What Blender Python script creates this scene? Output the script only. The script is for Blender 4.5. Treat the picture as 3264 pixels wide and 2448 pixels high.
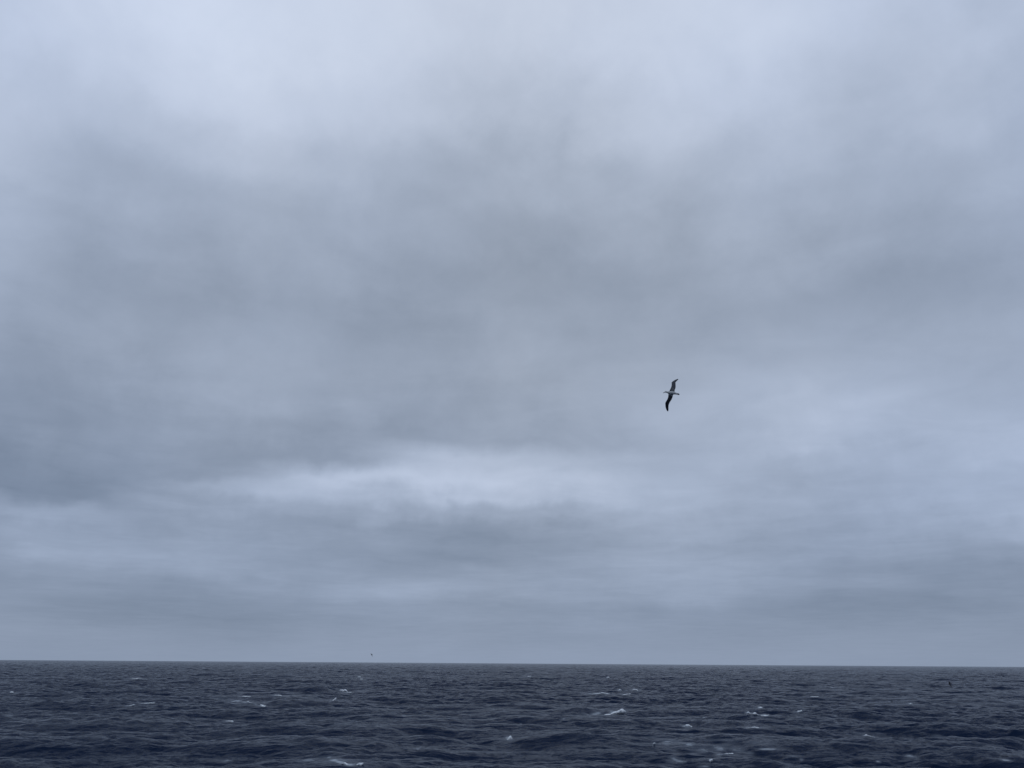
import bpy, bmesh, math, random
import numpy as np
from mathutils import Matrix, Vector, noise

C = bpy.context.scene
for o in list(bpy.data.objects): bpy.data.objects.remove(o)
COL = C.collection
R = math.radians

# ------------------------------------------------------------------ camera
PW, PH, F = 3264.0, 2448.0, 2627.0          # photograph size and focal length in its pixels
CAM_H = 12.0                                # standing on a ship's deck
PITCH, ROLL = R(18.72), R(0.39)
cam_d = bpy.data.cameras.new('camera'); cam = bpy.data.objects.new('camera', cam_d); COL.objects.link(cam)
cam_d.sensor_width = 36; cam_d.sensor_fit = 'HORIZONTAL'; cam_d.lens = 36 * F / PW
cam_d.clip_start = 0.1; cam_d.clip_end = 200000
CM = Matrix.Rotation(R(90) + PITCH, 3, 'X') @ Matrix.Rotation(ROLL, 3, 'Z')
cam.matrix_world = Matrix.Translation((0, 0, CAM_H)) @ CM.to_4x4()
C.camera = cam
C.render.resolution_x, C.render.resolution_y = 1024, 768

def ray(px, py):                            # direction through a point of the photograph
    return CM @ Vector(((px - PW/2)/F, -(py - PH/2)/F, -1.0))
def at_z(px, py, z):                        # where that direction reaches height z
    d = ray(px, py); t = (z - CAM_H)/d.z
    return Vector((0, 0, CAM_H)) + d*t

# ------------------------------------------------------------------ colour management
C.view_settings.view_transform = 'Standard'; C.view_settings.look = 'None'
C.view_settings.exposure = 0; C.view_settings.gamma = 1; C.view_settings.use_curve_mapping = False

# ------------------------------------------------------------------ world: overcast sky
SUN_EL, SUN_AZ = R(58), R(158)              # behind thick cloud, high behind the camera
world = bpy.data.worlds.new('World'); C.world = world; world.use_nodes = True
nt = world.node_tree; nt.nodes.clear()
def N(t, **k):
    n = nt.nodes.new(t)
    for a, b in k.items(): setattr(n, a, b)
    return n
def L(a, b): nt.links.new(a, b)
def val(x):
    return x
def M(op, a, b=None, c=None, clamp=False):
    n = N('ShaderNodeMath', operation=op, use_clamp=clamp)
    for i, x in enumerate((a, b, c)):
        if x is None: continue
        if isinstance(x, (int, float)): n.inputs[i].default_value = x
        else: L(x, n.inputs[i])
    return n.outputs[0]

def s2l(v):
    v = v/255.0
    return v/12.92 if v <= .04045 else ((v+.055)/1.055)**2.4

# cloud tone (0-255) sampled over the visible part of the sky:  row height -> tones from left to right
SKX = [0, 200, 400, 600, 800, 1000, 1200, 1400, 1600, 1800, 2000, 2212]
SKY = {
 -60: [196,206,214,211,208,206,205,207,207,202,194,190],
 40:  [197,207,213,210,206,204,203,206,206,199,191,187],
 150: [190,194,205,205,202,199,199,202,201,193,186,180],
 260: [193,189,191,196,190,188,188,193,192,185,182,177],
 350: [188,177,178,182,178,172,172,180,184,179,175,173],
 430: [181,168,168,173,170,163,164,169,177,174,168,168],
 510: [174,161,160,168,165,161,158,162,169,168,164,163],
 590: [171,158,157,161,159,154,154,157,162,160,158,160],
 650: [165,154,155,158,153,152,151,155,158,156,156,160],
 720: [162,156,160,164,152,156,161,160,160,158,164,164],
 790: [152,154,161,160,158,160,160,160,165,170,166,163],
 860: [148,151,156,160,158,158,159,162,172,173,167,166],
 920: [149,148,149,155,154,154,158,165,173,180,178,174],
 960: [143,147,147,150,148,158,158,163,173,178,174,174],
 982: [140,145,145,147,149,170,163,164,173,177,173,176],
 1003:[140,145,145,152,176,186,180,168,171,173,172,174],
 1025:[138,144,152,176,184,188,183,172,168,170,171,172],
 1055:[141,142,168,179,179,188,189,177,168,168,174,172],
 1080:[150,147,160,168,165,178,178,171,165,166,172,173],
 1100:[166,163,155,163,158,166,168,164,161,165,169,175],
 1140:[154,154,152,155,148,148,152,159,157,158,162,167],
 1190:[149,160,155,154,148,143,149,154,156,158,158,150],
 1227:[148,151,155,154,149,140,153,154,154,155,148,145],
 1258:[145,145,142,148,150,159,157,154,153,151,145,143],
 1286:[144,139,141,146,159,159,155,152,151,147,142,142],
 1320:[142,136,138,140,143,144,143,142,141,138,137,139],
 1370:[146,144,144,145,147,147,146,146,146,145,143,144],
 1420:[147,148,149,150,150,150,150,150,150,149,148,147],
 1470:[147,148,149,150,150,150,150,150,150,149,148,147],
}
rows = sorted(SKY); tab = np.array([SKY[r] for r in rows], float)
tm = tab.mean(1)
def tone(px, py):                           # smooth lookup in the table
    x = px/1.4756; y = py/1.4756
    x = min(max(x, 0), 2212); y = min(max(y, rows[0]), rows[-1])
    v = [tm[i] + (1.3 if rows[i] > 740 else .97)*(np.interp(x, SKX, tab[i])-tm[i]) for i in range(len(rows))]
    return float(np.interp(y, rows, v)) + .5
def dir_tone(az, el):
    d = Vector((math.sin(az)*math.cos(el), math.cos(az)*math.cos(el), math.sin(el)))
    l = CM.transposed() @ d
    if l.z > -.05: return 175.
    return tone(PW/2 + F*l.x/-l.z, PH/2 - F*l.y/-l.z)

tc = N('ShaderNodeTexCoord'); sep = N('ShaderNodeSeparateXYZ'); L(tc.outputs['Generated'], sep.inputs[0])
X, Y, Z = sep.outputs
# cloud-deck coordinates: where the view direction meets a level deck (bands close up to the horizon)
zz = M('ADD', M('MAXIMUM', Z, 0.0), 0.045)
deck = N('ShaderNodeCombineXYZ'); L(M('DIVIDE', X, zz), deck.inputs[0]); L(M('DIVIDE', Y, zz), deck.inputs[1])
def noise_node(vec, scale, detail, rough=.5, off=(0,0,0), dist=0.):
    mp = N('ShaderNodeMapping'); mp.inputs['Location'].default_value = off; L(vec, mp.inputs['Vector'])
    n = N('ShaderNodeTexNoise'); n.inputs['Scale'].default_value = scale; n.inputs['Detail'].default_value = detail
    n.inputs['Roughness'].default_value = rough; n.inputs['Distortion'].default_value = dist
    L(mp.outputs[0], n.inputs['Vector'])
    return M('SUBTRACT', n.outputs[0], .5)
n_big = noise_node(deck.outputs[0], .9, 5, .5, (3.1, 7.7, 0), .4)
n_big2 = noise_node(deck.outputs[0], 1.1, 5, .5, (13.1, -4.7, 5), .4)
n_fine = noise_node(deck.outputs[0], 2.6, 6, .55, (1.5, 2.2, 9), .5)
n_dir = noise_node(tc.outputs['Generated'], 3.2, 6, .52, (5, 5, 1), .3)
n_dir2 = noise_node(tc.outputs['Generated'], 9.0, 5, .55, (2, 8, 4), .2)
az = M('ARCTAN2', X, Y)
el = M('ARCSINE', Z)
damp = M('MULTIPLY', M('MULTIPLY', el, 5.5, clamp=True), 1.0)   # less wander close to the horizon
az_w = M('ADD', az, M('MULTIPLY', M('ADD', n_big, M('MULTIPLY', n_dir2, .5)), .16))
el_w = M('ADD', el, M('MULTIPLY', M('MULTIPLY', M('ADD', n_dir, M('MULTIPLY', n_dir2, .6)), .10), damp))
AZR = R(40)
azf = M('MULTIPLY_ADD', az_w, 1/(2*AZR), .5, clamp=True)
els = [R(e) for e in (-1, .5, 1.4, 2.4, 3.4, 4.4, 5.4, 6.4, 7.5, 8.6, 9.7, 10.8, 12, 13.4, 15, 17.2, 19.8, 22.6, 25.6, 28.8, 32.5, 36.5, 41, 46)]
acc = None
for i, e in enumerate(els):
    cr = N('ShaderNodeValToRGB'); r = cr.color_ramp; r.interpolation = 'B_SPLINE'
    K = 32
    for k in range(K):
        p = k/(K-1); el_ = r.elements[k] if k < 1 else (r.elements[1] if k == K-1 else None)
        if el_ is None: el_ = r.elements.new(p)
    for k, el_ in enumerate(r.elements):
        p = k/(K-1); el_.position = p
        t = dir_tone((p-.5)*2*AZR, e)/255
        el_.color = (t, t, t, 1)
    L(azf, cr.inputs[0])
    if acc is None: acc = cr.outputs[0]
    else:
        mr = N('ShaderNodeMapRange', interpolation_type='SMOOTHSTEP')
        L(el_w, mr.inputs[0]); mr.inputs[1].default_value = els[i-1]; mr.inputs[2].default_value = e
        mx = N('ShaderNodeMix', data_type='FLOAT'); L(mr.outputs[0], mx.inputs[0]); L(acc, mx.inputs[2]); L(cr.outputs[0], mx.inputs[3])
        acc = mx.outputs[0]
strk = N('ShaderNodeCombineXYZ'); L(M('MULTIPLY', az, 3.4), strk.inputs[0]); L(M('MULTIPLY', el, 17.0), strk.inputs[1])
n_str = noise_node(strk.outputs[0], 1.0, 5, .55, (4, 1, 0), .5)
lowm = M('SUBTRACT', 1.0, M('MULTIPLY', el, 3.2, clamp=True))
acc = M('ADD', acc, M('MULTIPLY', M('MULTIPLY', n_str, lowm), M('MULTIPLY', M('MULTIPLY', el, 22., clamp=True), .15)))
n_gr = noise_node(tc.outputs['Generated'], 38.0, 7, .68, (1, 8, 2), .2)
wisp = M('ADD', M('ADD', M('MULTIPLY', n_fine, .075), M('MULTIPLY', n_gr, .022)), M('ADD', M('MULTIPLY', n_dir, .065), M('MULTIPLY', n_dir2, .075)))
fade_h = M('MULTIPLY_ADD', M('MULTIPLY', el, 7.0, clamp=True), .7, .3)
toneo = M('ADD', acc, M('MULTIPLY', wisp, fade_h))
cr = N('ShaderNodeValToRGB'); r = cr.color_ramp; r.interpolation = 'LINEAR'
pts = [(100,(91,102,117)),(125,(116,128,145)),(150,(143,154,171)),(175,(169,180,198)),(200,(195,205,223)),(225,(215,224,240))]
pts = [(g,(c[0],c[1],c[2])) for g,c in pts]
while len(r.elements) < len(pts): r.elements.new(.5)
for e_, (g, c) in zip(r.elements, pts):
    e_.position = g/255; e_.color = (s2l(c[0]), s2l(c[1]), s2l(c[2]), 1)
L(toneo, cr.inputs[0])
STR = .1
# thick cloud overhead is neutral grey, the thinner air low down and off to the sides is bluer
cool = M('ADD', M('SUBTRACT', 1.0, M('MULTIPLY', el, 3.0, clamp=True)), M('MULTIPLY', M('ABSOLUTE', az), .9))
cool = M('ADD', cool, M('MULTIPLY', noise_node(tc.outputs['Generated'], 4.0, 4, .5, (9, 3, 7), .2), .6), clamp=True)
cl = N('ShaderNodeMix', data_type='RGBA', blend_type='MULTIPLY'); L(cool, cl.inputs[0]); L(cr.outputs[0], cl.inputs[6]); cl.inputs[7].default_value = (.94, .985, 1.065, 1)
sc = N('ShaderNodeVectorMath', operation='SCALE'); L(cl.outputs[2], sc.inputs[0]); sc.inputs['Scale'].default_value = 1/STR
skt = N('ShaderNodeTexSky', sky_type='NISHITA'); skt.sun_disc = False
skt.sun_elevation = SUN_EL; skt.sun_rotation = SUN_AZ
mixc = N('ShaderNodeMix', data_type='RGBA'); mixc.inputs[0].default_value = .97
L(skt.outputs[0], mixc.inputs[6]); L(sc.outputs[0], mixc.inputs[7])
bg = N('ShaderNodeBackground'); bg.inputs[1].default_value = STR; L(mixc.outputs[2], bg.inputs[0])
wo = N('ShaderNodeOutputWorld'); L(bg.outputs[0], wo.inputs[0])

# ------------------------------------------------------------------ sun, spread by the overcast
sd = bpy.data.lights.new('sun', 'SUN'); sd.energy = .5; sd.angle = R(40); sd.color = (1, .985, .96)
so = bpy.data.objects.new('sun', sd); COL.objects.link(so)
sv = Vector((math.sin(SUN_AZ)*math.cos(SUN_EL), math.cos(SUN_AZ)*math.cos(SUN_EL), math.sin(SUN_EL)))
so.rotation_euler = sv.to_track_quat('Z', 'Y').to_euler(); so.location = sv*200

# ------------------------------------------------------------------ helpers
def new_mat(name):
    m = bpy.data.materials.new(name); m.use_nodes = True
    return m, m.node_tree, m.node_tree.nodes['Principled BSDF']
def tag(o, label=None, cat=None, group=None, kind=None):
    if label: o['label'] = label
    if cat: o['category'] = cat
    if group: o['group'] = group
    if kind: o['kind'] = kind
    return o

# ------------------------------------------------------------------ sea surface
WIND = R(-104)                                # travel direction of the waves (towards the ship, a little left)
def cascade(seed, Lt, n, lmin, lmax, hs, spread, peak):
    rng = np.random.default_rng(seed)
    k1 = np.fft.fftfreq(n, Lt/n)*2*np.pi
    kx, ky = np.meshgrid(k1, k1, indexing='ij'); k = np.hypot(kx, ky); k[0, 0] = 1
    lam = 2*np.pi/k
    kp = 2*np.pi/peak
    S = k**-4.0 * np.exp(-1.25*(kp/k)**2)
    c = (kx*math.cos(WIND) + ky*math.sin(WIND))/k
    D = np.abs(np.cos(np.arccos(np.clip(c, -1, 1))/2))**(2*spread) + .03
    S = S*D; S[(lam < lmin) | (lam > lmax)] = 0; S[0, 0] = 0
    a = (rng.normal(size=(n, n)) + 1j*rng.normal(size=(n, n)))*np.sqrt(S)
    h = np.fft.ifft2(a).real
    s = 1/h.std()
    ih = s*a
    h = np.fft.ifft2(ih).real
    dx = np.fft.ifft2(-1j*kx/k*ih).real; dy = np.fft.ifft2(-1j*ky/k*ih).real
    jx = np.fft.ifft2(kx*kx/k*ih).real; jy = np.fft.ifft2(ky*ky/k*ih).real; jxy = np.fft.ifft2(kx*ky/k*ih).real
    amp = hs/4
    return dict(L=Lt, n=n, f=[v*amp for v in (h, dx, dy)], j=(jx*amp, jy*amp, jxy*amp))
def samp(cs, A, x, y, rot=0.):
    if rot:
        cr_, sr_ = math.cos(rot), math.sin(rot); x, y = x*cr_-y*sr_, x*sr_+y*cr_
    n = cs['n']; u = x/cs['L']*n; v = y/cs['L']*n
    i = np.floor(u).astype(np.int64); j = np.floor(v).astype(np.int64); a = u-i; b = v-j
    i0 = i % n; i1 = (i+1) % n; j0 = j % n; j1 = (j+1) % n
    return (A[i0, j0]*(1-a)+A[i1, j0]*a)*(1-b) + (A[i0, j1]*(1-a)+A[i1, j1]*a)*b

CH = 1.0
c1 = cascade(5, 640., 1024, 9., 160., 2.2, 5, 56.)
c2 = cascade(8, 173., 1024, 2.2, 9., .60, 1.7, 9.)
c3 = cascade(11, 47., 512, .45, 2.2, .14, 1.6, 2.0)
# (px, py, half height px) strings along each breaking crest in the photograph
CAPS = [
 ('whitecap','long breaking wave crest of bright foam thickening to a round lump at its right end','whitecap',
  [[(1902,2282,1.),(1915,2283,1.6),(1930,2279,2),(1945,2277,2),(1958,2273,2.8),(1968,2271,3.4),(1978,2267,5.5),(1988,2265.5,6),(1995,2268,4)]]),
 ('whitecap','small peaked triangle of white foam on a wave in the middle of the near sea','whitecap',
  [[(1616,2358,1.4),(1620,2356,2.0),(1624,2353,3.0),(1627,2350,4.6),(1630,2354,3.2),(1635,2359,.9)]]),
 ('whitecap','short bright wing-shaped whitecap, upper of the bright pair left of centre','whitecap',
  [[(1082,2202,1.3),(1086,2201,2.2),(1092,2201,2.8),(1096,2203,2.8),(1100,2200,2.2),(1105,2202,2.4),(1109,2205,1.2)]]),
 ('whitecap','small white foam streak slanting up steeply, just under the bright wing-shaped whitecap','whitecap',
  [[(1056,2237,1.6),(1060,2235,1.7),(1064,2232,2.4),(1068,2230,2.8),(1070,2227,2),(1073,2225,1.1)]]),
 ('whitecap','thin faint arc of foam touching the right end of the bright wing-shaped whitecap','whitecap',
  [[(1103,2210,.5),(1110,2207.5,.8),(1116,2207,.9),(1122,2209,.6)]]),
 ('whitecap','narrow white fleck with two specks, the farthest whitecap in the left part of the sea','whitecap',
  [[(421,2164,.8),(428,2165,1.4),(435,2164,1.6),(442,2162,1),(446,2162,.5)],[(451,2162,.7),(454,2162,.7)]]),
 ('whitecap','tiny white fleck of foam beside the left edge of the view','whitecap',
  [[(33,2206,.9),(38,2207,1.7),(43,2207,1.2)]]),
 ('whitecap','straight thin level line of foam, right one of the two thin lines on the left','whitecap',
  [[(457,2243,.9),(468,2242,1.1),(480,2241,1.2),(494,2241,1.1)]]),
 ('whitecap','thin slanting line of grey foam, left one of the two thin lines on the left','whitecap',
  [[(408,2252,.6),(418,2249,.9),(430,2245,1.)]]),
 ('whitecap','low pale foam tip at the end of a long dark wave on the left','whitecap',
  [[(722,2298,.6),(732,2299,1.2),(738,2299.5,1.8),(744,2300,2)]]),
 ('whitecap','white foam clump at the right-hand end of the streaky foam patch on the left','whitecap',
  [[(830,2246,1.2),(836,2251,2.4),(843,2253,2.6),(848,2250,1.)]]),
 ('whitecap','short broken foam crest in the middle of the streaky foam patch on the left','whitecap',
  [[(786,2236,.9),(792,2236.5,1.3)],[(797,2241,1.2),(802,2242,1.7),(806,2243,1)]]),
 ('whitecap','thin level foam line above the streaky foam patch on the left','whitecap',
  [[(770,2219,.5),(780,2220,.8),(790,2221,1),(798,2220,1.2)]]),
 ('whitecap','small foam dash up and to the right of the streaky foam patch','whitecap',
  [[(875,2216,.5),(886,2216.5,.8),(893,2217,1.5),(899,2218,1)]]),
 ('whitecap','tiny foam dot near the horizon left of centre, upper of the close pair','whitecap',
  [[(1142,2158,.6),(1145,2157.6,1),(1150,2158,.9)]]),
 ('whitecap','tiny foam dot near the horizon left of centre, lower of the close pair','whitecap',
  [[(1148,2165,.7),(1152,2165,1.1),(1157,2164.5,.8)]]),
 ('whitecap','long level thin foam line above the long breaking crest','whitecap',
  [[(1885,2212,.6),(1895,2212,.8),(1905,2211,1),(1920,2209,1.4),(1935,2211,1.2),(1945,2212,.7)]]),
 ('whitecap','tiny pointed fleck of foam above the long level thin foam line','whitecap',
  [[(1971,2201,.8),(1976,2199,1.7),(1981,2200,.8)]]),
 ('whitecap','short foam cap running down to the right on a dark wave top right of centre','whitecap',
  [[(2016,2197,.8),(2025,2199,1.5),(2031,2201,1.7),(2035,2203,.9)]]),
 ('whitecap','thin foam line under the short foam cap on the dark wave top','whitecap',
  [[(1983,2215,.7),(1998,2213,1),(2010,2211,.7)]]),
 ('whitecap','tiny pointed white fleck near the horizon right of centre','whitecap',
  [[(1934,2161,.8),(1939,2159,1.9),(1943,2161,.8)]]),
 ('whitecap','tiny flat white dash near the horizon, nearest one to the middle of the view','whitecap',
  [[(1682,2156,.7),(1689,2156,1.3),(1694,2155,.8)]]),
 ('whitecap','broken row of three foam tufts along one wave crest, right of centre','whitecap',
  [[(2378,2273,1),(2384,2271,2.2),(2390,2274,1.5)],[(2401,2274,1.4),(2409,2275,2.6),(2415,2278,1.5)],
   [(2423,2282,1.5),(2432,2281,2),(2440,2283,2.6),(2446,2280,1.5),(2452,2278,1)]]),
 ('whitecap','small single oval of foam just above the row of three foam tufts','whitecap',
  [[(2418,2256,1),(2425,2256,2.6),(2432,2257,1)]]),
 ('whitecap','small two-humped foam crest to the right of the row of three tufts','whitecap',
  [[(2540,2270,.9),(2545,2267,1.5),(2550,2267,.9),(2555,2266,2.2),(2558,2268,1)]]),
 ('whitecap','small foam hump sloping down to the right, above the wide lacy foam patch','whitecap',
  [[(2180,2315,.9),(2188,2312,1.6),(2195,2313,2.6),(2203,2317,3),(2208,2319,1.4)]]),
 ('whitecap','thin foam line with a small bump, right of the sloping foam hump','whitecap',
  [[(2375,2321,.6),(2388,2320,.5)],[(2398,2319,1.1),(2406,2319,2),(2413,2319.5,1.2),(2425,2321,.7)]]),
 ('whitecap','faint flat foam dash high in the right part of the sea','whitecap',
  [[(2583,2220,.6),(2594,2221,1),(2610,2221,.9)]]),
 ('whitecap','small bright double dot of foam below and left of the low-flying dark petrel','whitecap',
  [[(2898,2244,1.),(2903,2244,1.7),(2908,2245,1.1)]]),
 ('whitecap','small foam point with a thin tail, right part of the near sea','whitecap',
  [[(2754,2345,.8),(2763,2343,1.9),(2768,2346,1.)],[(2798,2352,.7),(2809,2353,.9)]]),
 ('whitecap','ragged foam curl at the bottom edge, left of the forked foam crest','whitecap',
  [[(1087,2435,1.5),(1093,2433,2.6),(1100,2433,2.8),(1106,2437,1.6),(1113,2437,1.4)]]),
 ('whitecap','ragged forked foam crest at the bottom edge, left of the middle','whitecap',
  [[(1135,2438,1.8),(1145,2436,2.6),(1155,2434,2.2),(1160,2433,1.)],[(1143,2442,2.),(1150,2446,2.6)]]),
 ('whitecap','small bright foam knob at the left end of the wide lacy foam patch','whitecap',
  [[(2081,2372,1.5),(2085,2370,3.4),(2089,2369,2)]]),
 ('whitecap','compact foam knob under the wide lacy foam patch','whitecap',
  [[(2260,2426,2),(2265,2424,3.2),(2271,2423,2.2)]]),
 ('whitecap','flat foam dash at the right of the wide lacy foam patch','whitecap',
  [[(2310,2402,.8),(2320,2402,1.4),(2330,2402.5,1.9),(2338,2403,2.8)]]),
]
ZC = .75
AX, AY, AZt, AR = [], [], [], []
def anchors(x, y):                          # pulls the water up under each breaking crest
    wsum = np.zeros_like(x); hs = np.zeros_like(x); wm = np.zeros_like(x)
    order = np.argsort(AY)
    for k in order:
        rx = AR[k]*1.5
        m = (np.abs(x-AX[k]) < 3*rx) & (y > AY[k]-4*rx) & (y < AY[k]+6.5*rx)
        if not m.any(): continue
        dx = (x[m]-AX[k])/rx; dy = (y[m]-AY[k]-.2*rx); dy = np.where(dy < 0, dy/(rx*1.5), dy/(rx*2.4))
        w = np.exp(-(dx*dx*.6+dy*dy))
        wsum[m] += w; hs[m] += w*AZt[k]; wm[m] = np.maximum(wm[m], w)
    t = np.where(wsum > 1e-6, hs/np.maximum(wsum, 1e-6), 0)
    return wm, t

def surface(x, y, use_anchor=True):
    d = np.hypot(x, y)
    f2 = np.clip((2600-d)/1300, 0, 1); f3 = np.clip((520-d)/300, 0, 1); f1 = np.clip((26000-d)/14000, 0, 1)
    gust = .75+.5*samp(c1, c1['f'][1], x*.13+90, y*.13)/(c1['f'][1].std()*2+1e-9)*.5
    gust = np.clip(gust, .45, 1.25)
    h = samp(c1, c1['f'][0], x, y)*f1; dx = samp(c1, c1['f'][1], x, y)*f1; dy = samp(c1, c1['f'][2], x, y)*f1
    h += samp(c2, c2['f'][0], x, y)*f2*gust; dx += samp(c2, c2['f'][1], x, y)*f2*gust; dy += samp(c2, c2['f'][2], x, y)*f2*gust
    h += samp(c3, c3['f'][0], x, y)*f3*gust; dx += samp(c3, c3['f'][1], x, y)*f3*gust; dy += samp(c3, c3['f'][2], x, y)*f3*gust
    jx = samp(c1, c1['j'][0], x, y)*f1+samp(c2, c2['j'][0], x, y)*f2*gust
    jy = samp(c1, c1['j'][1], x, y)*f1+samp(c2, c2['j'][1], x, y)*f2*gust
    jj = samp(c1, c1['j'][2], x, y)*f1+samp(c2, c2['j'][2], x, y)*f2*gust
    J = (1-CH*jx)*(1-CH*jy)-(CH*jj)**2
    if use_anchor:
        wm, t = anchors(x, y)
        detail = (h - samp(c1, c1['f'][0], x, y)*f1)*.5
        h = h*(1-wm)+(t+detail)*wm
        dx = dx*(1-wm); dy = dy*(1-wm)
    return x-CH*dx*-1., y-CH*dy*-1., h, J

def first_hit(px, py):                      # nearest water seen through a point of the photograph
    rd = ray(px, py); tt = np.exp(np.linspace(math.log(70), math.log(at_z(px, py, -1.5).y/rd.y), 3000))
    x = rd.x*tt; y = rd.y*tt; z = CAM_H+rd.z*tt
    X_, Y_, h, _ = surface(x, y, False)
    k = np.argmax(h >= z); return float(y[k] if h[k] >= z[k] else y[-1])
caps3 = []
for name, label, cat, strings in CAPS:
    if len(strings) > 1:                    # the tufts of one crest hang together by a thin thread of foam
        j_ = []
        for s_ in sorted(strings, key=lambda q: q[0][0]):
            if j_ and s_[0][0] > j_[-1][0]: j_.append(((j_[-1][0]+s_[0][0])/2, (j_[-1][1]+s_[0][1])/2, .45))
            j_ += list(s_)
        strings = [j_]
    cy_ = max(p[1] for s in strings for p in s)
    st3 = []
    for s in strings:
        pmid = s[len(s)//2]
        d0 = first_hit(pmid[0], pmid[1]+.8); rd0 = ray(pmid[0], pmid[1]); base = rd0*(d0/rd0.y)
        slope = .35*math.sin(len(label)*1.7)
        pts3 = []
        for (px, py, hh) in s:
            rd = ray(px, py); t = d0/rd.y
            xw = rd.x*t
            yy = d0 + slope*(xw-base.x)
            t = yy/rd.y
            P = Vector((0, 0, CAM_H)) + rd*t
            r_ = hh*t/F*1.22
            pts3.append((P, r_))
        st3.append(pts3)
        # densify and store as water anchors
        for a, b in zip(pts3[:-1], pts3[1:]):
            nseg = max(1, int((b[0]-a[0]).length/1.0))
            for q in range(nseg+1):
                w = q/nseg; P = a[0].lerp(b[0], w); rr = a[1]*(1-w)+b[1]*w
                AX.append(P.x); AY.append(P.y); AZt.append(P.z - rr*1.0); AR.append(max(1.6, t*.008))
    caps3.append((name, label, cat, st3))
AX, AY, AZt, AR = map(np.array, (AX, AY, AZt, AR))

NA = 1150; th_f = np.linspace(-R(37), R(37), NA)
th_c = np.linspace(R(37), 2*np.pi-R(37), 72)[1:-1]
th = np.concatenate([th_f, th_c])
rs = [4., 12., 25., 40., 55., 66.]
r_ = 74.
while r_ < 2600: rs.append(r_); r_ *= 1.0021
while r_ < 90000: rs.append(r_); r_ *= 1.004 if r_ < 9000 else (1.02 if r_ < 25000 else 1.12)
rs = np.array(rs); NR = len(rs); NT = len(th)
RR, TT = np.meshgrid(rs, th, indexing='ij')
gx = (RR*np.sin(TT)).ravel(); gy = (RR*np.cos(TT)).ravel()
x_, y_, z_, J_ = surface(gx, gy)
coarse = (np.tile(np.arange(NT), NR) >= NA) | (RR.ravel() < 70)
x_ = np.where(coarse, gx, x_); y_ = np.where(coarse, gy, y_); z_ = np.where(coarse, z_*.3, z_)
co = np.stack([x_, y_, z_], 1)
co = np.vstack([co, [[0, 0, 0]]])
i = np.arange(NR-1)[:, None]*NT; j = np.arange(NT)[None, :]; jn = (j+1) % NT
quads = np.stack([i+j, i+jn, i+NT+jn, i+NT+j], -1).reshape(-1, 4)[:, ::-1]
ctr = len(co)-1
tris = np.stack([np.arange(NT), np.full(NT, ctr), (np.arange(NT)+1) % NT], 1)[:, ::-1]
me = bpy.data.meshes.new('sea')
nq, ntri = len(quads), len(tris)
me.vertices.add(len(co)); me.vertices.foreach_set('co', co.astype(np.float32).ravel())
me.loops.add(nq*4+ntri*3); me.loops.foreach_set('vertex_index', np.concatenate([quads.ravel(), tris.ravel()]).astype(np.int32))
me.polygons.add(nq+ntri)
me.polygons.foreach_set('loop_start', np.concatenate([np.arange(nq)*4, nq*4+np.arange(ntri)*3]).astype(np.int32))
me.polygons.foreach_set('use_smooth', np.ones(nq+ntri, bool))
me.update(calc_edges=True); me.validate()

# foam: where the crests fold over, and the spent patches the photograph shows
foam = np.clip((.22-J_)/.30, 0, 1)*.8
foam = np.where(coarse, 0, foam)
dist = np.hypot(gx, gy)
PATCH = [  # px, py, half width px, half height px, tilt, strength
 (2125,2366,50,6,0.03,.62),(2200,2376,60,6,.10,.60),(2290,2359,70,3,.0,.42),(2235,2382,40,4,.0,.5),(2283,2398,28,7,.35,.66),(2120,2428,35,5,.0,.55),(2160,2422,28,7,.25,.55),
 (2440,2388,50,3,.0,.45),(2395,2398,16,5,.0,.4),(2245,2443,20,3,0,.5),(2100,2350,50,3,0,.35),
 (2260,2386,150,14,.05,.40),(2400,2370,90,7,.0,.34),(1070,2424,90,10,.05,.36),(760,2234,80,6,.1,.36),
 (1000,2424,50,5,-.06,.5),(1060,2420,22,7,.1,.62),(1080,2428,20,4,.2,.55),(1125,2437,45,5,.05,.62),(715,2424,25,4,.05,.5),
 (700,2229,35,3,.1,.45),(760,2236,45,5,.06,.52),(740,2241,20,2,.15,.5),(815,2245,20,3,.2,.5),
 (1110,2302,28,3,-.25,.38),(1075,2309,26,2,-.2,.36),
 (30,2282,16,3,0,.4),(450,2196,28,2,-.05,.42),(2670,2315,25,2,.1,.38),(2660,2282,14,3,0,.35),
 (1790,2293,22,2,-.25,.5),(2303,2178,14,1.4,0,.55),(2423,2130,14,.9,0,.6),(2480,2219,22,1.3,0,.42),(2655,2191,12,1.4,.15,.55),
 (2100,2288,40,3,0,.3),(2600,2295,60,3,0,.26),(2900,2410,22,4,.1,.5),(2980,2392,14,2,0,.4),(3205,2423,22,3,.1,.5),(2800,2428,10,3,.2,.5),
 (2535,2410,26,3,0,.42),(3010,2346,40,5,0,.33),(2850,2382,30,2,.1,.4),(2755,2338,60,3,0,.3),
 (540,2204,18,2,.2,.36),(1330,2387,12,2.4,0,.5),(1469,2157,4,1.2,0,.6),(1537,2150,4,1.4,0,.7),(2027,2141,7,1.2,-.1,.75),(1160,2117,4,1,0,.7),
 (1055,2116,4,1,0,.6),(1177,2150,4,1,0,.5),(1390,2143,4,1,0,.5),(1492,2116,4,1,0,.5),(2012,2186,7,1,0,.55),(1055,2198,12,1,0,.45),(3207,2155,6,1,0,.5),(2510,2264,5,1.4,0,.55),
 (2245,2287,8,1.2,-.2,.5),(2665,2302,6,1,0,.4),(560,2198,9,1.4,-.1,.42),(617,2202,5,1.2,0,.55),(1660,2308,6,2,0,.42),(2555,2420,6,4,0,.5),
]
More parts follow.
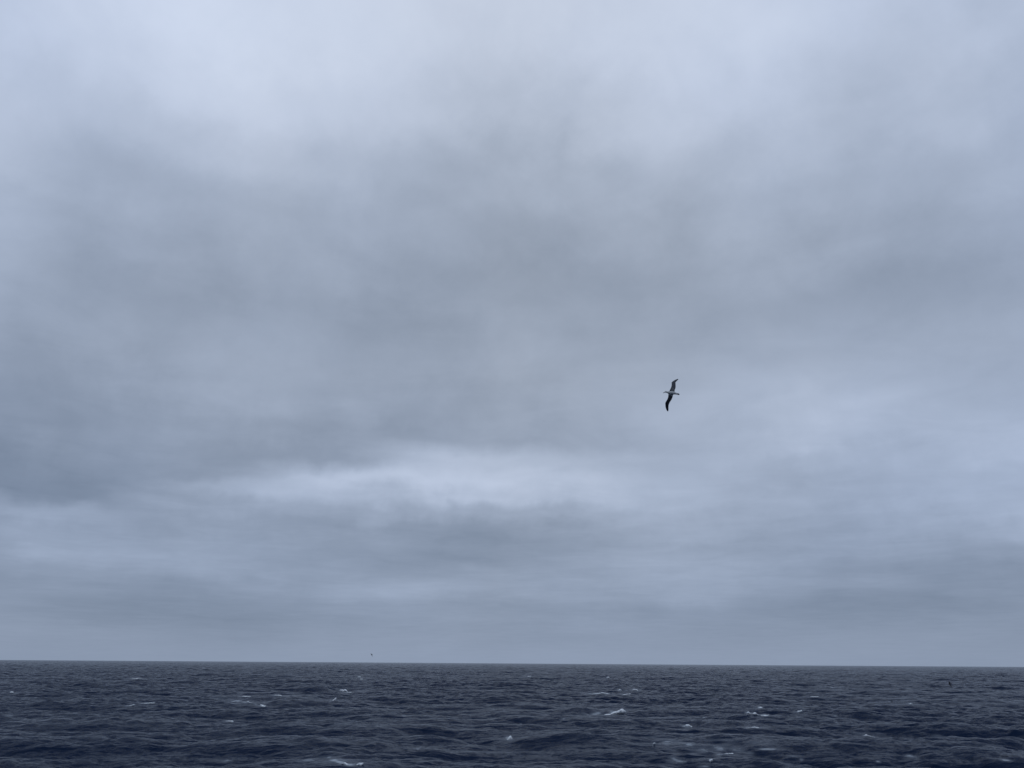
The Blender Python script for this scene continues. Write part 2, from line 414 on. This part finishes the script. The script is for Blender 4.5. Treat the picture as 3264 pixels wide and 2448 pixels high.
for _, _, _, strings in CAPS:                # spent foam trailing off each breaker
    for s_ in strings:
        x0, x1 = s_[0][0], s_[-1][0]; rr = max(p[2] for p in s_); w_ = max(6, (x1-x0)*.8)
        PATCH.append(((x0+x1)/2-.35*w_, sum(p[1] for p in s_)/len(s_)-.3*rr, w_, rr*1.1+.6, (s_[-1][1]-s_[0][1])/max(4, x1-x0)*.6, .5))
fp = np.zeros_like(foam)
Pn = np.stack([x_, y_, z_-CAM_H], 1) @ np.array(CM)       # camera-frame position of each vertex, to find the patches' places
vis = (Pn[:, 2] < -50) & ~coarse
ppx = np.where(vis, PW/2+F*Pn[:, 0]/np.minimum(-Pn[:, 2], -1)*-1*-1, -9999)
ppx = np.where(vis, PW/2+F*Pn[:, 0]/np.maximum(-Pn[:, 2], 1), -9999)
ppy = np.where(vis, PH/2-F*Pn[:, 1]/np.maximum(-Pn[:, 2], 1), -9999)
for (cx, cy, hw, hh, tl, st) in PATCH:
    m = (np.abs(ppx-cx) < hw*2.2) & (np.abs(ppy-cy) < hh*4+hw*abs(tl)+2)
    if not m.any(): continue
    c_, s_ = math.cos(tl), math.sin(tl)
    ux = (ppx[m]-cx)*c_+(ppy[m]-cy)*s_; uy = -(ppx[m]-cx)*s_+(ppy[m]-cy)*c_
    w = st*np.exp(-((ux/hw)**2)**1.3-(uy/(hh*1.4))**2)*1.1
    w *= np.clip(.9+.4*samp(c2, c2['f'][0], gx[m]*1.3+40, gy[m]*.8)/c2['f'][0].std(), 0, 1.35)
    fp[m] = np.maximum(fp[m], w)
foam_all = np.concatenate([np.maximum(foam*np.clip(dist/260, .35, 1.)*.7, fp), [0]])
at = me.attributes.new('foam', 'FLOAT', 'POINT'); at.data.foreach_set('value', foam_all.astype(np.float32))

sea = bpy.data.objects.new('sea', me); COL.objects.link(sea); tag(sea, 'dark slate blue choppy sea running out to a level horizon', kind='structure')
m, t_, b = new_mat('sea_water')
def n2(t, **k):
    n = t_.nodes.new(t)
    for a, v in k.items(): setattr(n, a, v)
    return n
def l2(a, c): t_.links.new(a, c)
def m2(op, a, b_=None, clamp=False):
    n = n2('ShaderNodeMath', operation=op, use_clamp=clamp)
    for q, x in enumerate((a, b_)):
        if x is None: continue
        if isinstance(x, (int, float)): n.inputs[q].default_value = x
        else: l2(x, n.inputs[q])
    return n.outputs[0]
geo = n2('ShaderNodeNewGeometry')
def nz(scale, detail, rough=.6, sc3=(1, 1, 1), rot=0):
    mp = n2('ShaderNodeMapping'); mp.inputs['Scale'].default_value = sc3; mp.inputs['Rotation'].default_value = (0, 0, rot)
    l2(geo.outputs['Position'], mp.inputs['Vector'])
    n = n2('ShaderNodeTexNoise'); n.inputs['Scale'].default_value = scale; n.inputs['Detail'].default_value = detail; n.inputs['Roughness'].default_value = rough
    l2(mp.outputs[0], n.inputs['Vector']); return n.outputs[0]
ripple = nz(1.7, 6, .62, (.55, 1, 1), R(-14)); swl = nz(.22, 5, .62, (.5, 1, 1), R(-10)); gustn = nz(.012, 3, .5, (.6, 1, 1))
bump1 = n2('ShaderNodeBump'); bump1.inputs['Distance'].default_value = .22; l2(ripple, bump1.inputs['Height'])
l2(m2('MULTIPLY', m2('ADD', gustn, .35), .55), bump1.inputs['Strength'])
bump2 = n2('ShaderNodeBump'); bump2.inputs['Distance'].default_value = 2.2; bump2.inputs['Strength'].default_value = .6
l2(swl, bump2.inputs['Height']); l2(bump1.outputs[0], bump2.inputs['Normal'])
bump3 = n2('ShaderNodeBump'); bump3.inputs['Distance'].default_value = 7; bump3.inputs['Strength'].default_value = .7
l2(nz(.045, 4, .6, (.5, 1, 1), R(-12)), bump3.inputs['Height']); l2(bump2.outputs[0], bump3.inputs['Normal'])
attr = n2('ShaderNodeAttribute', attribute_name='foam')
fn1 = nz(2.6, 7, .7, (.6, 1, 1)); fn2 = nz(.5, 5, .7, (.5, 1, 1))
fmix = m2('ADD', m2('MULTIPLY', fn1, .6), m2('MULTIPLY', fn2, .4))
th_ = m2('SUBTRACT', m2('ADD', m2('MULTIPLY', attr.outputs['Fac'], .75), fmix), .78)
fmask = m2('MULTIPLY', th_, 2.1, True)
has = m2('MULTIPLY', m2('SUBTRACT', attr.outputs['Fac'], .05), 8., True)
fmask = m2('MULTIPLY', fmask, has)
fsoft = m2('MULTIPLY', m2('MULTIPLY', attr.outputs['Fac'], .26), has)
fmask = m2('MAXIMUM', fmask, fsoft)
mx = n2('ShaderNodeMix', data_type='RGBA'); mx.inputs[6].default_value = (.0038, .0108, .030, 1); mx.inputs[7].default_value = (.50, .56, .62, 1)
l2(fmask, mx.inputs[0]); l2(mx.outputs[2], b.inputs['Base Color'])
ro = n2('ShaderNodeMix', data_type='FLOAT'); ro.inputs[2].default_value = .16; ro.inputs[3].default_value = .8; l2(fmask, ro.inputs[0]); l2(ro.outputs[0], b.inputs['Roughness'])
b.inputs['IOR'].default_value = 1.333; b.inputs['Specular IOR Level'].default_value = .03
l2(bump3.outputs[0], b.inputs['Normal'])
me.materials.append(m)

# ------------------------------------------------------------------ breaking crests
mf, t_, b = new_mat('foam_white')
geo = n2('ShaderNodeNewGeometry')
fz = nz(4., 6, .7)
mx = n2('ShaderNodeMix', data_type='RGBA'); mx.inputs[6].default_value = (.30, .36, .41, 1); mx.inputs[7].default_value = (.78, .82, .86, 1)
l2(m2('MULTIPLY', m2('SUBTRACT', fz, .32), 4., True), mx.inputs[0]); l2(mx.outputs[2], b.inputs['Base Color'])
b.inputs['Roughness'].default_value = .75
bp = n2('ShaderNodeBump'); bp.inputs['Distance'].default_value = .25; bp.inputs['Strength'].default_value = .7; l2(fz, bp.inputs['Height']); l2(bp.outputs[0], b.inputs['Normal'])

random.seed(4)
def foam_mesh(strings, seed):
    bm = bmesh.new()
    for si, pts in enumerate(strings):
        # resample the string
        P = [p for p, r in pts]; Rr = [r for p, r in pts]
        seg = [0]
        for a, c in zip(P[:-1], P[1:]): seg.append(seg[-1]+(c-a).length)
        T = seg[-1]; rm = max(Rr); n = max(10, int(T/max(.12, rm*.35)))
        rings = []; K = 14
        o3 = Vector((seed*7.3, si*3.1, 0))
        for q in range(n+1):
            s = q/n*T
            px = np.interp(s, seg, [p.x for p in P]); py = np.interp(s, seg, [p.y for p in P]); pz = np.interp(s, seg, [p.z for p in P]); r = np.interp(s, seg, Rr)
            c0 = Vector((px, py, pz))
            w1 = noise.fractal(c0*.9/max(rm, .1)*.5+o3, .8, 2.2, 4)
            end = min(1, q/(n*.12)+.12, (n-q)/(n*.12)+.12)
            r *= end*max(.3, 1+.55*w1)
            c0.z += rm*.25*noise.noise(c0*.6/max(rm, .1)+o3); c0.y += rm*1.2*noise.noise(c0*.4/max(rm, .1)+o3*2)
            ring = []
            for k in range(K):
                a = 2*math.pi*k/K
                dv = Vector((0, math.cos(a)*1.7, math.sin(a)))
                rr = r*(1+.45*noise.fractal((c0+dv*r)*1.3/max(rm, .15)+o3, .7, 2.1, 4))
                v = c0+dv*rr
                if v.z < c0.z-r*.3: v.z = c0.z-r*.3-(c0.z-r*.3-v.z)*1.6      # skirt running down into the water
                v.x += r*.5*noise.noise(v*2.0/max(rm, .15)+o3*3)
                ring.append(bm.verts.new(v))
            rings.append(ring)
        for a, c in zip(rings[:-1], rings[1:]):
            for k in range(K):
                bm.faces.new((a[k], a[(k+1) % K], c[(k+1) % K], c[k]))
        bm.faces.new(rings[0][::-1]); bm.faces.new(rings[-1])
    bmesh.ops.recalc_face_normals(bm, faces=bm.faces)
    for f in bm.faces: f.smooth = True
    return bm
for k, (name, label, cat, st3) in enumerate(caps3):
    bm = foam_mesh(st3, k+1)
    org = st3[0][len(st3[0])//2][0].copy()
    bmesh.ops.translate(bm, verts=bm.verts, vec=-org)
    me_ = bpy.data.meshes.new(name); bm.to_mesh(me_); bm.free(); me_.materials.append(mf)
    o = bpy.data.objects.new(name, me_); o.location = org; COL.objects.link(o)
    tag(o, label, cat, 'whitecaps breaking on the dark sea')

# ------------------------------------------------------------------ birds
def loft(bm, rings):
    vr = [[bm.verts.new(v) for v in r] for r in rings]
    K = len(vr[0])
    for a, c in zip(vr[:-1], vr[1:]):
        for k in range(K): bm.faces.new((a[k], a[(k+1) % K], c[(k+1) % K], c[k]))
    bm.faces.new(vr[0][::-1]); bm.faces.new(vr[-1])
def catmull(pts, n):
    out = []; m_ = len(pts)
    for i in range(m_-1):
        p0, p1, p2, p3 = pts[max(i-1, 0)], pts[i], pts[i+1], pts[min(i+2, m_-1)]
        for q in range(n):
            t = q/n
            out.append(tuple(.5*((2*b_)+(c_-a_)*t+(2*a_-5*b_+4*c_-d_)*t*t+(3*b_-a_-3*c_+d_)*t**3) for a_, b_, c_, d_ in zip(p0, p1, p2, p3)))
    out.append(tuple(pts[-1])); return out
def body_rings(spine, K=20):                 # spine: x, y, depth, half height, half thickness
    sp = catmull(spine, 5); rings = []
    for i, (x, y, d, a, c) in enumerate(sp):
        j0, j1 = max(i-1, 0), min(i+1, len(sp)-1)
        tx, ty = sp[j1][0]-sp[j0][0], sp[j1][1]-sp[j0][1]; l = math.hypot(tx, ty) or 1
        nx, ny = -ty/l, tx/l
        rings.append([Vector((x+nx*a*math.cos(q*2*math.pi/K), y+ny*a*math.cos(q*2*math.pi/K), d+c*math.sin(q*2*math.pi/K))) for q in range(K)])
    return rings
def wing_rings(st, K=18):                    # st: leading x,y, trailing x,y, depth, half thickness
    sp = catmull(st, 6); rings = []
    for (lx, ly, tx, ty, d, th_) in sp:
        r = []
        for q in range(K):
            a = 2*math.pi*q/K; u = (1-math.cos(a))/2         # 0 leading, 1 trailing
            prof = th_*math.sin(a)*(1.25-.95*u) + .009*math.sin(a)
            camber = -.10*math.hypot(lx-tx, ly-ty)*(u-.35)**2
            r.append(Vector((lx+(tx-lx)*u, ly+(ty-ly)*u, d+prof+camber)))
        rings.append(r)
    return rings
def keep_in_line(rings, cx, cy, D):         # spreads points that lie deeper than the centre so that their bearing is kept
    for r in rings:
        for v in r:
            z = v.z; v.x -= z*(cx-PW/2+v.x*F/D)/F; v.y -= z*(-(cy-PH/2)+v.y*F/D)/F
    return rings
def solid(parts, voxel, name):               # one continuous skin over the lofted body and wings
    bm = bmesh.new()
    for r in parts: loft(bm, r)
    bmesh.ops.recalc_face_normals(bm, faces=bm.faces)
    me_ = bpy.data.meshes.new('tmp'); bm.to_mesh(me_); bm.free()
    o = bpy.data.objects.new('tmp', me_); COL.objects.link(o)
    md = o.modifiers.new('r', 'REMESH'); md.mode = 'VOXEL'; md.voxel_size = voxel; md.use_smooth_shade = True
    sm = o.modifiers.new('s', 'SMOOTH'); sm.factor = .5; sm.iterations = 1
    dg = bpy.context.evaluated_depsgraph_get(); res = bpy.data.meshes.new_from_object(o.evaluated_get(dg)); res.name = name
    bpy.data.objects.remove(o)
    return res
def place(o, px, py, D):                     # D: distance along the lens axis
    P = Vector((0, 0, CAM_H)) + ray(px, py)*D
    o.matrix_world = Matrix.Translation(P) @ CM.to_4x4()

# the albatross: traced in photograph pixels about its own centre, scaled to a 1.2 m body
DA = 60.0; SC = DA/F
U = lambda x, y: ((2080+x/11.06-2140.7)*SC, -(1180+y/11.06-1252.5)*SC)
def S(x, y, d, a, c): a *= 1.14; c *= 1.1; u = U(x, y); return (u[0], u[1], d, a/11.06*SC, c/11.06*SC)
def W(lx, ly, tx, ty, d, th_):
    ex, ey = (tx-lx), (ty-ly); q = 12/max(30, math.hypot(ex, ey)); lx -= ex*q; ly -= ey*q; tx += ex*q; ty += ey*q
    a = U(lx, ly); c = U(tx, ty); return (a[0], a[1], c[0], c[1], d, th_)
spine = [S(428,771,0,5,6), S(444,763,0,18,20), S(470,763,0,26,27), S(498,770,0,25,26), S(530,778,-.01,29,32), S(575,788,-.02,47,46), S(630,795,-.02,58,55),
         S(690,798,-.02,59,55), S(750,806,-.015,48,46), S(800,818,-.01,34,32), S(850,829,0,27,22), S(900,841,0,26,12), S(935,857,0,19,6), S(948,864,0,8,4)]
up = [W(585,800,745,800,-.02,.034), W(605,735,762,758,-.01,.032), W(635,670,776,690,-.03,.028), W(662,610,795,640,-.11,.024), W(680,545,805,592,-.2,.022), W(683,480,804,520,-.3,.02),
      W(680,442,802,465,-.38,.018), W(705,410,800,430,-.44,.016), W(745,380,825,400,-.52,.014), W(800,348,855,367,-.62,.012), W(850,327,882,342,-.7,.010), W(895,306,908,314,-.77,.007)]
lo = [W(575,795,730,805,-.02,.034), W(568,850,714,870,-.01,.032), W(566,905,703,920,.0,.028), W(550,985,680,990,-.02,.024), W(512,1060,645,1060,-.05,.022), W(475,1120,605,1120,-.09,.02),
      W(460,1160,582,1165,-.12,.018), W(461,1225,560,1225,-.17,.016), W(468,1290,553,1290,-.22,.014), W(484,1355,552,1350,-.28,.012), W(508,1410,552,1405,-.34,.010), W(533,1452,547,1450,-.38,.006)]
ma = solid([keep_in_line(q, 2140.7, 1252.5, DA) for q in (body_rings(spine), wing_rings(up), wing_rings(lo))], .006, 'albatross')
n = len(ma.vertices); vc = np.empty(n*3, np.float32); ma.vertices.foreach_get('co', vc); vc = vc.reshape(-1, 3)
qx = ((vc[:, 0]/SC)+2140.7-2080)*11.06; qy = ((-vc[:, 1]/SC)+1252.5-1180)*11.06     # back to tracing units for the plumage
ax = 775+(qx-430)*.165                       # body axis
off = np.abs(qy-ax)
half = np.interp(qx, [430, 520, 600, 690, 760, 820, 900, 960], [40, 50, 66, 74, 64, 48, 40, 40])
wing = np.clip((off-half)/30+.5, 0, 1)       # 1 on the wings
upn = qy < ax
inner = np.clip(1-(off-half)/150, 0, 1)*np.clip((qx-640)/60, 0, 1)*np.where(upn, .28, .12)
tail = np.clip((qx-870)/35, 0, 1)
lowt = np.clip((qy-ax-10)/16, 0, 1)*np.clip((qx-760)/50, 0, 1)
white = (1-wing)*(1-tail*.9)*(1-lowt*.85)+wing*inner
white = np.clip(white, 0, 1)
nv = np.empty(n*3, np.float32); ma.vertices.foreach_get('normal', nv); under = np.clip(-nv.reshape(-1, 3)[:, 2]*2, 0, 1)
tipm = np.clip((off-430)/120, 0, 1)
dark = np.array([.028, .034, .048]); pale = np.array([.45, .48, .49]); unders = np.array([.5, .5, .5])
colr = dark[None]*(1-white[:, None])+pale[None]*white[:, None]
streak = 1+.35*np.sin(qy*.16+qx*.02)[:, None]*wing[:, None]
colr = colr*streak
isw = (wing*under*(1-tipm))[:, None]; colr = colr*(1-isw)+unders*isw
ca = ma.color_attributes.new('plumage', 'FLOAT_COLOR', 'POINT'); ca.data.foreach_set('color', np.hstack([colr, np.ones((n, 1))]).astype(np.float32).ravel())
mp_, t_, b = new_mat('albatross_plumage')
a_ = n2('ShaderNodeAttribute', attribute_name='plumage'); l2(a_.outputs['Color'], b.inputs['Base Color']); b.inputs['Roughness'].default_value = .8
ma.materials.append(mp_)
alb = bpy.data.objects.new('albatross', ma); COL.objects.link(alb); place(alb, 2140.7, 1252.5, DA)
tag(alb, 'large white-bodied albatross with long dark wings banking steeply, high above the sea', 'albatross')
def child(name, bm, mat, par):
    for f in bm.faces: f.smooth = True
    me_ = bpy.data.meshes.new(name); bm.to_mesh(me_); bm.free(); me_.materials.append(mat)
    o = bpy.data.objects.new(name, me_); COL.objects.link(o); o.parent = par
    return o
mb, t_, b = new_mat('bill_horn'); b.inputs['Base Color'].default_value = (.16, .15, .16, 1); b.inputs['Roughness'].default_value = .45
bm = bmesh.new(); loft(bm, body_rings([S(446,768,0,14,12), S(425,778,0,12,10), S(405,789,0,9.5,8), S(390,797,0,9.5,8), S(378,802,0,9,7), S(373,807,0,4,3)], 12))
bmesh.ops.recalc_face_normals(bm, faces=bm.faces); child('bill', bm, mb, alb)
me2, t_, b = new_mat('eye_black'); b.inputs['Base Color'].default_value = (.01, .01, .01, 1); b.inputs['Roughness'].default_value = .15
for sg in (1, -1):
    bm = bmesh.new(); u = U(458, 757); bmesh.ops.create_uvsphere(bm, u_segments=10, v_segments=8, radius=.009)
    bmesh.ops.translate(bm, verts=bm.verts, vec=(u[0], u[1], sg*.046)); child('eye', bm, me2, alb)

# small dark petrels (1 m wings)
ms, t_, b = new_mat('petrel_plumage'); geo = n2('ShaderNodeNewGeometry'); fz = nz(14., 4, .6)
mx = n2('ShaderNodeMix', data_type='RGBA'); mx.inputs[6].default_value = (.006, .008, .012, 1); mx.inputs[7].default_value = (.014, .016, .022, 1)
l2(fz, mx.inputs[0]); l2(mx.outputs[2], b.inputs['Base Color']); b.inputs['Roughness'].default_value = .8
def petrel_mesh(name, rot=0., k=1.0, flip=1):
    c_, s_ = math.cos(rot), math.sin(rot)
    def T(x, y): x, y = x*k*flip, y*k; return (x*c_-y*s_, x*s_+y*c_)
    def S2(x, y, d, a, c): u = T(x, y); return (u[0], u[1], d, a*k, c*k)
    def W2(lx, ly, tx, ty, d, th_): a = T(lx, ly); c = T(tx, ty); return (a[0], a[1], c[0], c[1], d, th_*k)
    sp = [S2(-.22,-.045,0,.006,.006), S2(-.20,-.04,0,.016,.014), S2(-.17,-.03,0,.030,.03), S2(-.13,-.02,0,.034,.034), S2(-.07,-.01,0,.052,.05), S2(0,0,0,.056,.052), S2(.07,.015,0,.045,.04), S2(.14,.03,0,.032,.022), S2(.21,.045,0,.034,.012), S2(.24,.05,0,.03,.008)]
    uw = [W2(-.08,-.01,.06,.02,0,.024), W2(-.10,.06,.045,.085,.03,.02), W2(-.135,.14,.0,.16,.08,.016), W2(-.175,.21,-.055,.225,.13,.013), W2(-.19,.29,-.115,.29,.18,.01), W2(-.185,.36,-.165,.36,.22,.006)]
    lw = [W2(-.08,0,.06,.01,0,.024), W2(-.075,-.07,.07,-.06,.03,.02), W2(-.06,-.15,.07,-.13,.07,.016), W2(-.015,-.23,.09,-.19,.1,.013), W2(.06,-.31,.14,-.265,.13,.01), W2(.15,-.385,.19,-.355,.16,.008), W2(.25,-.435,.26,-.43,.18,.005)]
    me_ = solid([body_rings(sp, 16), wing_rings(uw, 14), wing_rings(lw, 14)], .009*k, name)
    me_.materials.append(ms); return me_
for (rot, k, fl, px, py, D, lab) in [
    (0., 1.15, 1, 3027.6, 2179.5, 118., 'small dark petrel flying over the sea near the right edge'),
    (R(8), 1.6, 1, 1185.0, 2086.5, 300., 'tiny black petrel speck in the sky just above the horizon line'),
    (R(-10), .95, 1, 2843.0, 2235.5, 205., 'faint tiny dark petrel skimming the waves beside a thin foam line'),
    ]:
    o = bpy.data.objects.new('petrel', petrel_mesh('petrel', rot, k, fl)); COL.objects.link(o); place(o, px, py, D)
    tag(o, lab, 'petrel', 'dark petrels low over the sea')

C.render.engine = 'CYCLES'
